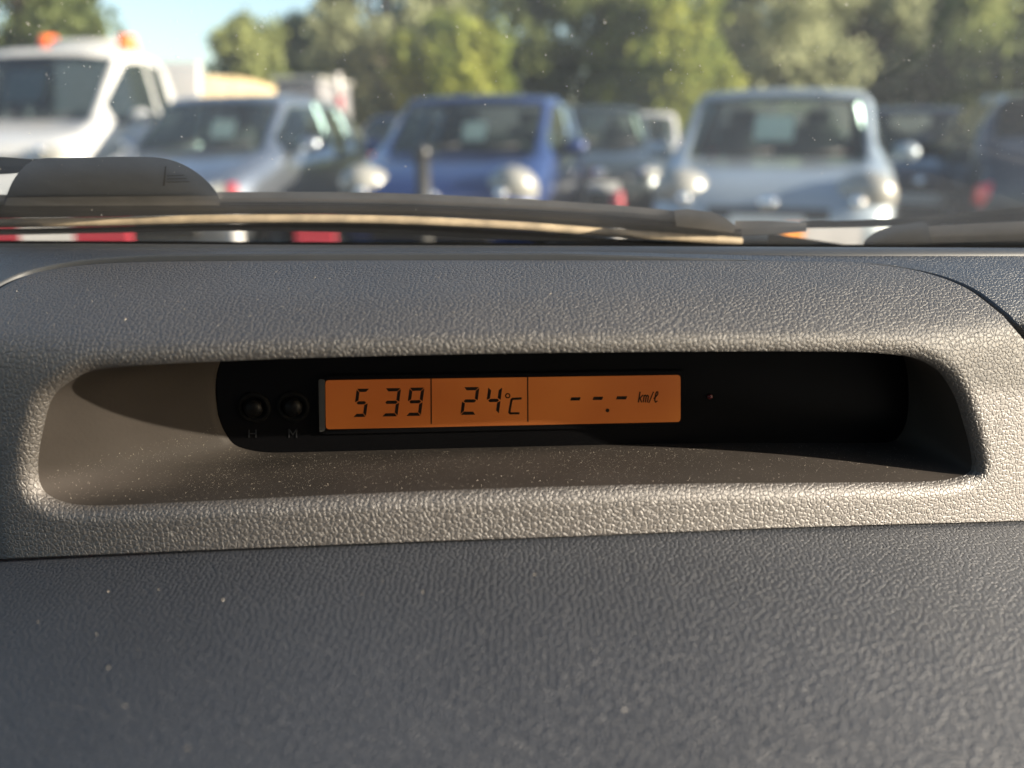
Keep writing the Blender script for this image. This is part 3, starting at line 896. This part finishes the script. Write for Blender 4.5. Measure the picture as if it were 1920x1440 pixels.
    # lamps
    for sx in (-1, 1):
        bm = bmesh.new()
        if lamp == 'oval':
            ell_bm(bm, (sx * w * 0.71, 0.27, nose_h - 0.02), (0.22, 0.25, 0.17), Matrix.Rotation(R(sx * 30), 3, 'Z') @ Matrix.Rotation(R(-26), 3, 'X') @ Matrix.Rotation(R(sx * 18), 3, 'Y'), 20)
        else:
            ell_bm(bm, (sx * w * 0.72, 0.16, nose_h - 0.08), (0.19, 0.16, 0.09), Matrix.Rotation(R(sx * 22), 3, 'Z'), 16)
        hl = bm_obj('headlight', bm, M_LENS, root, True)
        bm = bmesh.new(); ell_bm(bm, (sx * w * 0.66, 0.03, nose_h - 0.04), (0.05, 0.035, 0.05), seg=12)
        bm_obj('reflector', bm, M_CHROME, hl, True)
        bm = bmesh.new()
        mx = sx * (w + 0.10)
        ell_bm(bm, (mx, cowl + 0.42, cowl_h + 0.04), (0.115, 0.075, 0.080), None, 16)
        cyl_bm(bm, (sx * (w - 0.05), cowl + 0.42, cowl_h - 0.02), (mx, cowl + 0.42, cowl_h), 0.025, seg=8)
        bm_obj('door_mirror', bm, body, root, True)
        bm = bmesh.new(); ell_bm(bm, (sx * w * 0.80, L - 0.12, tail_z), (0.10, 0.11, 0.19), seg=14)
        bm_obj('tail_light', bm, M_TAIL, root, True)
        for dy in (roof0 + 0.95, roof0 + 1.75):
            if dy < L - 0.5:
                bm = bmesh.new(); box_bm(bm, (sx * (w + 0.005), dy, belt0 - 0.10), (0.03, 0.17, 0.03), bevel=0.008)
                bm_obj('door_handle', bm, body, root, True)
        for yw in (0.66, L - 0.68):
            bm = bmesh.new(); cyl_bm(bm, (sx * (w - 0.17), yw, 0.30), (sx * (w + 0.015), yw, 0.30), 0.30, seg=28)
            wh = bm_obj('wheel', bm, M_TYRE, root, False)
            bm = bmesh.new(); cyl_bm(bm, (sx * (w - 0.02), yw, 0.30), (sx * (w + 0.022), yw, 0.30), 0.20, seg=20)
            bm_obj('rim', bm, M_RIM, wh, False)
    if grille:
        bm = bmesh.new(); box_bm(bm, (0, 0.035, nose_h - 0.14), (w * 0.95, 0.07, 0.10), Matrix.Rotation(R(-18), 3, 'X'), 0.02)
        bm_obj('grille', bm, M_GRILLE, root, True)
        bm = bmesh.new(); box_bm(bm, (0, -0.002, 0.34), (w * 1.15, 0.06, 0.13), None, 0.02)
        bm_obj('bumper_intake', bm, M_GRILLE, root, True)
        bm = bmesh.new(); box_bm(bm, (0, -0.01, 0.50), (0.52, 0.02, 0.11), None, 0.004)
        bm_obj('number_plate', bm, M_PLATE, root, False)
        bm = bmesh.new(); ell_bm(bm, (0, 0.02, nose_h - 0.06), (0.07, 0.03, 0.05), seg=14)
        bm_obj('badge', bm, M_CHROME, root, True)
    bm = bmesh.new()
    for x0, x1 in ((-0.55, -0.02), (0.0, 0.52)):
        cyl_bm(bm, (x0, cowl - 0.02, cowl_h + 0.012), (x1, cowl + 0.06, cowl_h + 0.055), 0.012, seg=6)
    bm_obj('wiper_blades', bm, M_RUBBER, root, True)
    bm = bmesh.new(); cyl_bm(bm, (0, roof0 + 0.10, H - 0.02), (0, roof0 + 0.22, H + 0.22), 0.006, 0.003, seg=6)
    bm_obj('roof_aerial', bm, M_RUBBER, root, True)
    return root

def ground_at(px, dist):
    """point on the ground, dist metres ahead, under picture column px (read at the horizon row)"""
    d = ray(px, 250); return (d[0] / d[1] * dist, dist, 0.0)

CARS = 'cars parked in rows in the car park'
def car(name, label, px, dist, heading, mat, cat='car', **kw):
    root = thing(name, label, cat, ground_at(px, dist), R(heading), CARS)
    build_car(root, mat, **kw)
    return root
def card(label, root, x, y, z, w, h, tilt=-35, wave=False):
    """paper price card lying against the inside of a car's windscreen"""
    bm = bmesh.new()
    box_bm(bm, (0, 0, 0), (w, 0.004, h), None)
    o = bm_obj('price_card', bm, M_PAPER)
    o.location = root.matrix_basis @ Vector((x, y, z)); o.rotation_euler = (R(tilt), 0, root.rotation_euler.z)
    tag(o, label, 'price card', 'price cards behind the windscreens')
    return o

c_ice = car('parked_car', 'pale blue silver hatchback seen head-on, with a round white mirror', 1452, 5.7, -19, P_ICE, H=1.51, Wd=1.82, rail=.66, hood_h=.88, cowl_h=.93, nose_h=.70)
card('white price card behind the windscreen of the pale blue silver hatchback', c_ice, -0.03, 1.28, 1.16, 0.32, 0.24)
c_blue = car('parked_car', 'deep blue hatchback facing the camera with one big oval headlight', 800, 6.4, -12, P_BLUE, H=1.49, Wd=1.78, cowl_h=.96, hood_h=.90, nose_h=.70, rail=.68)
card('white price card behind the windscreen of the deep blue hatchback', c_blue, 0.05, 1.30, 1.14, 0.22, 0.20)
c_silver = car('parked_car', 'silver grey hatchback turned to the left, beside the white recovery truck', 250, 6.6, -8, P_SILVER, L=4.0, H=1.50, roof1=3.3, lamp='slim', cowl_h=.98, hood_h=.92)
card('pale price card behind the windscreen of the silver grey hatchback', c_silver, 0.10, 1.30, 1.16, 0.24, 0.20)
c_dark1 = car('parked_car', 'dark grey green hatchback half hidden behind the deep blue car', 1125, 9.8, -4, P_GREY, H=1.50, lamp='slim')
c_white = car('parked_car', 'white car partly hidden behind the dark grey green hatchback', 1185, 12.5, -12, P_WHITE, H=1.48)
c_navy = car('parked_car', 'navy car low behind the gap between silver and blue cars', 700, 11.5, -10, P_NAVY, H=1.42)
c_far = car('parked_car', 'sky blue car far back beside the pale hatchback roof', 1655, 14.0, -10, P_SKY, H=1.40)
c_black = car('parked_car', 'dark navy saloon facing the camera at the right', 1740, 7.9, -22, P_DARK, H=1.42, cowl_h=.95)
c_edge = car('parked_car', 'dark car with red tail light cut off by the right edge', 1700, 9.6, 160, P_DARK, H=1.46, tail_z=0.63)
c_edge.location = (5.76, 9.7, 0)

# ------------------------------------------------------------------ trees
def leaf_mat(name, col, col2):
    m, nt, out = new_mat(name)
    N = nt.nodes.new; L = nt.links.new
    tc = N('ShaderNodeTexCoord'); nz = N('ShaderNodeTexNoise'); nz.inputs['Scale'].default_value = 1.1; nz.inputs['Detail'].default_value = 6
    L(tc.outputs['Object'], nz.inputs['Vector'])
    cr = N('ShaderNodeValToRGB')
    cr.color_ramp.elements[0].color = (*col, 1); cr.color_ramp.elements[0].position = 0.38
    cr.color_ramp.elements[1].color = (*col2, 1); cr.color_ramp.elements[1].position = 0.64
    L(nz.outputs['Fac'], cr.inputs[0])
    d = N('ShaderNodeBsdfDiffuse'); t = N('ShaderNodeBsdfTranslucent')
    L(cr.outputs[0], d.inputs[0]); L(cr.outputs[0], t.inputs[0])
    mx = N('ShaderNodeMixShader'); mx.inputs[0].default_value = 0.5
    L(d.outputs[0], mx.inputs[1]); L(t.outputs[0], mx.inputs[2]); L(mx.outputs[0], out.inputs[0])
    return m
LM_DARK = leaf_mat('dark_green_leaves', (0.075, 0.098, 0.042), (0.17, 0.20, 0.078))
LM_SAGE = leaf_mat('sage_willow_leaves', (0.20, 0.22, 0.12), (0.38, 0.40, 0.24))
LM_BRIGHT = leaf_mat('yellow_green_leaves', (0.14, 0.18, 0.045), (0.30, 0.32, 0.080))
LM_MID = leaf_mat('mid_green_leaves', (0.14, 0.168, 0.070), (0.29, 0.32, 0.13))
M_BARK = principled('bark', (0.07, 0.055, 0.04), 0.9, var=0.3, vscale=10)
TREES = 'trees along the far edge of the car park'
def tree(name, label, px, dist, height, width, mat, n=5200, base=0.6, leaf=0.16, seed=0, dens=1.0, cat='tree'):
    # the tree line runs obliquely: its right end stands farther off than its left end
    k_ = (dist + (px - 900) / 1000.0 * 10.0) / dist
    dist, height, width, leaf = dist * k_, 1.12 + (height - 1.12) * k_, width * k_, leaf * k_
    rg = np.random.RandomState(seed + 11); n = int(n * 1.15)
    root = thing(name, label, cat, ground_at(px, dist), rg.rand() * 6, TREES)
    bm = bmesh.new()
    cyl_bm(bm, (0, 0, -0.1), (0.1, 0, height * 0.45), width * 0.035, width * 0.02, 10)
    cyl_bm(bm, (0.1, 0, height * 0.45), (0.0, 0.1, height * 0.85), width * 0.02, width * 0.005, 8)
    for k in range(7):
        a = k * 0.9 + rg.rand(); z0 = height * (0.22 + 0.07 * k)
        cyl_bm(bm, (0.06, 0, z0), (math.cos(a) * width * .33, math.sin(a) * width * .33, z0 + height * .2), width * 0.018, width * 0.005, 6)
    bm_obj('trunk', bm, M_BARK, root, True)
    # crown: many leaf-sized faces gathered in clumps
    nb = 46
    cen = []
    while len(cen) < nb:
        p = rg.uniform(-1, 1, 3)
        if np.linalg.norm(p) < 1 and np.linalg.norm(p) > 0.35:
            cen.append(p)
    cen = np.array(cen)
    zc = base + (height - base) / 2
    sc = np.array([width / 2 * 0.84, width / 2 * 0.84, (height - base) / 2 * 0.88])
    cr = rg.uniform(0.32, 0.56, nb) * width * 0.36
    idx = rg.randint(0, nb, n)
    dirs = rg.normal(size=(n, 3)); dirs /= np.linalg.norm(dirs, axis=1)[:, None]
    rad = rg.rand(n) ** 0.45
    P = cen[idx] * sc + dirs * (rad * cr[idx])[:, None] + np.array([0, 0, zc])
    P[:, 2] = np.maximum(P[:, 2], 0.1)
    A = rg.normal(size=(n, 3)) + dirs * 0.0; A /= np.linalg.norm(A, axis=1)[:, None]
    B = np.cross(A, rg.normal(size=(n, 3))); B /= np.linalg.norm(B, axis=1)[:, None]
    ls = leaf * rg.uniform(0.6, 1.4, n)
    v = np.empty((n * 4, 3))
    v[0::4] = P - A * ls[:, None]; v[1::4] = P - B * ls[:, None] * .5
    v[2::4] = P + A * ls[:, None]; v[3::4] = P + B * ls[:, None] * .5
    me = bpy.data.meshes.new('crown')
    me.vertices.add(n * 4); me.vertices.foreach_set('co', v.ravel())
    me.loops.add(n * 4); me.loops.foreach_set('vertex_index', np.arange(n * 4))
    me.polygons.add(n); me.polygons.foreach_set('loop_start', np.arange(0, n * 4, 4))
    me.update(calc_edges=True)
    me.materials.append(mat)
    o = bpy.data.objects.new('crown', me); COL.objects.link(o); o.parent = root
    return root
tree('broadleaf_tree', 'dark green tree behind the white truck cab at far left', 60, 24, 8.0, 6.2, LM_DARK, 7000, 1.2, seed=1)
tree('broadleaf_tree', 'bright green tree edge behind the lamp post', 130, 27, 9.0, 3.4, LM_BRIGHT, 4200, 1.5, seed=2)
tree('bush', 'round olive bush at the left end of the hedge line', 480, 24, 4.3, 3.0, LM_MID, 5000, 0.3, seed=3, cat='bush')
tree('willow_tree', 'pale feathery tree next to the round olive bush', 585, 27, 4.6, 4.0, LM_SAGE, 5200, 0.3, seed=4)
tree('willow_tree', 'pale sage tree above the silver hatchback roof', 730, 24, 8.2, 4.8, LM_SAGE, 6500, 0.3, seed=5)
tree('broadleaf_tree', 'low yellow green tree above the blue car roof', 850, 21, 4.0, 3.4, LM_BRIGHT, 3800, 0.2, seed=6)
tree('broadleaf_tree', 'tall dark tree behind the deep blue car', 960, 26, 9.0, 5.4, LM_DARK, 7000, 0.3, seed=7)
tree('broadleaf_tree', 'tall mid green tree right of the dark tree', 1120, 25, 8.4, 5.0, LM_MID, 6500, 0.3, seed=8)
tree('broadleaf_tree', 'yellow green tree in front of the sky gap', 1235, 22, 4.6, 4.2, LM_BRIGHT, 5200, 0.2, seed=9)
tree('willow_tree', 'sage green tree above the pale blue hatchback', 1430, 24, 6.6, 5.0, LM_SAGE, 6500, 0.2, seed=10)
tree('willow_tree', 'grey olive tree right of the sage green one', 1590, 25, 6.0, 4.6, LM_SAGE, 6000, 0.2, seed=11)
tree('broadleaf_tree', 'olive green tree above the dark saloon', 1740, 25, 7.0, 5.4, LM_MID, 6500, 0.2, seed=12)
tree('willow_tree', 'sage tree at the right edge of the view', 1900, 24, 7.2, 5.0, LM_SAGE, 6500, 0.2, seed=13)
tree('broadleaf_tree', 'mid green tree standing back behind the sage trees', 1520, 30, 5.2, 6.5, LM_MID, 6000, 0.2, seed=14)
tree('broadleaf_tree', 'dark green tree low behind the dark saloon', 1830, 21, 3.6, 5.0, LM_DARK, 5000, 0.2, seed=15)
tree('broadleaf_tree', 'dark green tree standing back behind the yellow green one', 1290, 31, 5.0, 6.5, LM_DARK, 6000, 0.2, seed=16)
tree('broadleaf_tree', 'dark green tree standing back behind the pale sage tree', 790, 31, 6.0, 6.5, LM_DARK, 6000, 0.2, seed=17)
tree('broadleaf_tree', 'dark hedge tree standing back above the silver hatchback', 620, 31, 4.0, 6.0, LM_DARK, 5000, 0.2, seed=18)

# ------------------------------------------------------------------ recovery truck, lamp post and other things of the yard
truck = thing('recovery_truck', 'white recovery truck with orange beacons on its cab roof', 'truck', ground_at(-60, 7.6), R(-3))
build_car(truck, P_WHITE, L=3.4, Wd=1.95, H=2.02, hood_h=1.12, cowl_h=1.25, nose_h=1.0, cowl=0.75, roof0=1.45, roof1=2.45, belt0=1.22, belt1=1.25, lamp='slim', glass=GLASS_DARK, seats=True, tail=0.7, rail=0.70)
bm = bmesh.new(); box_bm(bm, (0, 2.25, 2.10), (0.80, 0.22, 0.12), None, 0.03)
lb = bm_obj('light_bar', bm, P_WHITE, truck, True)
for sx in (-0.47, 0.47):
    bm = bmesh.new(); cyl_bm(bm, (sx, 2.25, 2.03), (sx, 2.25, 2.20), 0.115, 0.10, 14)
    bm_obj('beacon', bm, M_AMBER, lb, True)
bm = bmesh.new()
box_bm(bm, (0, 4.4, 0.72), (2.0, 3.6, 0.16), None, 0.02)
bm_obj('flat_bed', bm, P_WHITE, truck)
bm = bmesh.new()
box_bm(bm, (0, 2.95, 1.40), (1.9, 0.08, 1.2), Matrix.Rotation(R(-14), 3, 'X'), 0.02)
bm_obj('headboard', bm, P_WHITE, truck)
card('white sheet behind the windscreen of the recovery truck', truck, -0.12, 1.14, 1.60, 0.42, 0.42, -38)
bpy.context.view_layer.update()

M_SAND = principled('pale_sand', (0.62, 0.47, 0.25), 0.95, var=0.12, vscale=3)
hv = []; hf = []
hx, hy, _ = ground_at(420, 17)
nr, na = 10, 36
for i in range(nr + 1):
    r = 3.4 * i / nr
    for j in range(na):
        a = 2 * math.pi * j / na
        h = 2.25 * max(0, math.cos(min(1, i / nr) * math.pi / 2)) ** 0.8 * (1 + 0.06 * math.sin(3 * a + 1) * i / nr)
        hv.append((r * math.cos(a) * 1.0, r * math.sin(a), h - 0.02))
for i in range(nr):
    for j in range(na):
        a = i * na + j; b = i * na + (j + 1) % na
        hf.append((a, b, b + na, a + na))
heap = mesh_obj('sand_heap', hv, hf, M_SAND, None, True); heap.location = (hx, hy, 0)
tag(heap, 'pale yellow sand heap behind the silver hatchback', 'sand heap')

M_POST = principled('galvanised_post', (0.40, 0.40, 0.38), 0.5, metal=0.5)
lamp = thing('street_lamp', 'grey lamp post with a white head in front of the left tree', 'street lamp', ground_at(178, 21))
bm = bmesh.new(); cyl_bm(bm, (0, 0, 0), (0, 0, 5.2), 0.09, 0.06, 12); bm_obj('pole', bm, M_POST, lamp, True)
bm = bmesh.new(); box_bm(bm, (-0.24, 0, 5.20), (0.55, 0.22, 0.16), None, 0.04); bm_obj('lamp_head', bm, P_WHITE, lamp, True)

M_RED = principled('red_plastic', (0.24, 0.018, 0.03), 0.45, var=0.15, vscale=6)
M_WHITEP = principled('white_plastic', (0.40, 0.385, 0.37), 0.5, var=0.12, vscale=6)
M_ORANGE = principled('orange_plastic', (0.80, 0.28, 0.04), 0.4)
def barrier(label, px0, px1, dist, z0, z1, cols, n):
    a = Vector(ground_at(px0, dist)); b = Vector(ground_at(px1, dist))
    root = thing('barrier_board', label, 'barrier', a, math.atan2(b.y - a.y, b.x - a.x), 'low striped barriers in front of the parked cars')
    Ln = (b - a).length
    for k in range(n):
        bm = bmesh.new(); box_bm(bm, (Ln * (k + .5) / n, 0, (z0 + z1) / 2), (Ln / n, 0.05, z1 - z0), None)
        bm_obj('panel', bm, cols[k % len(cols)], root)
    for f in (0.08, 0.92):
        bm = bmesh.new(); box_bm(bm, (Ln * f, 0.05, z1 / 2), (0.06, 0.04, z1), None); box_bm(bm, (Ln * f, 0.05, 0.03), (0.08, 0.5, 0.06), None, 0.01)
        bm_obj('leg', bm, M_RUBBER, root)
    return root
barrier('red and white striped barrier board low at the left', -310, 215, 4.6, 0.40, 0.66, [M_RED, M_WHITEP], 5)
barrier('short red barrier panel between the silver and blue cars', 540, 615, 4.9, 0.36, 0.64, [M_RED], 1)
barrier('orange and white barrier board low at the right', 1488, 1640, 4.5, 0.34, 0.62, [M_ORANGE, M_WHITEP, M_WHITEP, M_WHITEP], 4)
def bollard(label, px, dist, h):
    root = thing('bollard', label, 'bollard', ground_at(px, dist), 0, 'red topped bollards')
    bm = bmesh.new(); cyl_bm(bm, (0, 0, 0), (0, 0, h - 0.14), 0.045, seg=14); bm_obj('post', bm, M_WHITEP, root, True)
    bm = bmesh.new(); cyl_bm(bm, (0, 0, h - 0.14), (0, 0, h), 0.055, 0.04, 14); bm_obj('cap', bm, M_RED, root, True)
bollard('red topped bollard beside the silver hatchback', 422, 5.4, 0.80)
bollard('red topped bollard in front of the dark grey green hatchback', 1162, 5.6, 0.73)

bp_ = thing('post', 'black post standing in front of the deep blue car', 'post', ground_at(790, 5.3))
bm = bmesh.new(); cyl_bm(bm, (0, 0, 0), (0, 0, 0.98), 0.055, 0.05, 14); bm_obj('shaft', bm, M_RUBBER, bp_, True)
bm = bmesh.new(); ell_bm(bm, (0, 0, 1.0), (0.06, 0.06, 0.06), seg=14); bm_obj('cap', bm, M_GRILLE, bp_, True)

# grey box trailer with a red and white marker post behind the silver hatchback
tr = thing('box_trailer', 'small grey box trailer behind the silver hatchback', 'trailer', ground_at(595, 15.5), R(-8))
bm = bmesh.new(); box_bm(bm, (0, 0, 1.25), (0.85, 1.6, 1.5), None, 0.04); bm_obj('box_body', bm, principled('grey_panel', (0.16, 0.16, 0.17), 0.5, var=0.15), tr)
bm = bmesh.new(); box_bm(bm, (0, 0, 2.04), (0.95, 1.7, 0.07), None, 0.02); bm_obj('roof', bm, M_POST, tr)
for sx in (-1, 1):
    bm = bmesh.new(); cyl_bm(bm, (sx * 0.40, 0.1, 0.3), (sx * 0.52, 0.1, 0.3), 0.3, seg=20); bm_obj('wheel', bm, M_TYRE, tr)
mp_ = thing('marker_post', 'tall red and white marker post beside the grey trailer', 'post', ground_at(640, 13.5))
for k in range(6):
    bm = bmesh.new(); cyl_bm(bm, (0, 0, 0.34 * k), (0, 0, 0.34 * (k + 1)), 0.06, seg=12)
    bm_obj('band', bm, (M_RED, M_WHITEP)[k % 2], mp_, True)

# ------------------------------------------------------------------ dust
def specks(name, pts, nrm, sizes, mat, label, elong=None):
    vs = []; fs = []
    rg = np.random.RandomState(3)
    for p, n, s in zip(pts, nrm, sizes):
        a = rg.normal(size=3); a -= n * a.dot(n); a /= np.linalg.norm(a); b = np.cross(n, a)
        e = 1 + (rg.rand() ** 4) * 3
        k = len(vs)
        q = np.array(W(p))
        vs += [q + a * s * e, q + (b * .9 - a * .5) * s, q + (-b * .9 - a * .5 * e) * s, q + n * s * 1.0]
        fs += [(k, k + 1, k + 3), (k + 1, k + 2, k + 3), (k + 2, k, k + 3)]
    o = mesh_obj(name, vs, fs, mat)
    tag(o, label, None, None, 'stuff')
    return o
rg = np.random.RandomState(5)
# recess floor: bottom side of the liner rings
pts, nr_, sz = [], [], []
b0 = top_n + right_n
for _ in range(6500):
    j = b0 + int(rg.uniform(2, bot_n + 12)) ; j = min(j, NC - 1)
    k = rg.uniform(0.5, NL - 0.3); k0 = int(k); f = k - k0
    p = lin[k0][j] * (1 - f) + lin[k0 + 1][j] * f
    pn = lin[k0][(j + 1) % NC]; u = lin[k0][j] - pn; v = lin[k0 + 1][j] - lin[k0][j]
    n = np.cross(u, v); n /= np.linalg.norm(n)
    if n[2] < 0: n = -n
    h = rg.rand(); p = p + (pn - lin[k0][j]) * h
    pts.append(p); nr_.append(n); sz.append(0.00003 + 0.00007 * rg.rand() ** 4)
specks('dust', pts, nr_, sz, M_DUST, 'pale dust specks on the floor of the display recess')
pts, nr_, sz = [], [], []
for _ in range(170):
    k = int(rg.uniform(4, 30)); j = int(rg.uniform(18, len(seam) - 18))
    pts.append(lo[k][j] + np.array([rg.uniform(-.002, .002), 0, 0])); nr_.append(np.array([0, 0, 1.0])); sz.append(0.00007 + 0.00022 * rg.rand() ** 3)
for _ in range(260):
    k = rg.uniform(0.1, 0.98); j = int(rg.uniform(0, top_n))
    ct = Cin[j] * (1 - k) + Cout[j] * k
    pts.append(surf(*ct)); nr_.append(surf_n(*ct)); sz.append(0.00006 + 0.00014 * rg.rand() ** 3)
specks('dust', pts, nr_, sz, M_DUST, 'sparse pale dust specks lying on the dashboard pads')
pts, nr_, sz = [], [], []
wsn = np.array([0, -WS_TAN, -1.0]); wsn /= np.linalg.norm(wsn)
for _ in range(3200):
    px = rg.uniform(-150, 2070); py = rg.uniform(-120, 330) if rg.rand() < .85 else rg.uniform(-120, 420)
    w_ = 0.35 + 0.65 * abs(px - 800) / 1000
    if rg.rand() > w_: continue
    pts.append(on_ws(px, py, -0.0006)); nr_.append(wsn); sz.append(0.00005 + 0.00017 * rg.rand() ** 5)
specks('dust', pts, nr_, sz, M_DUST_GLASS, 'fine white dust and grit on the inside of the windscreen')
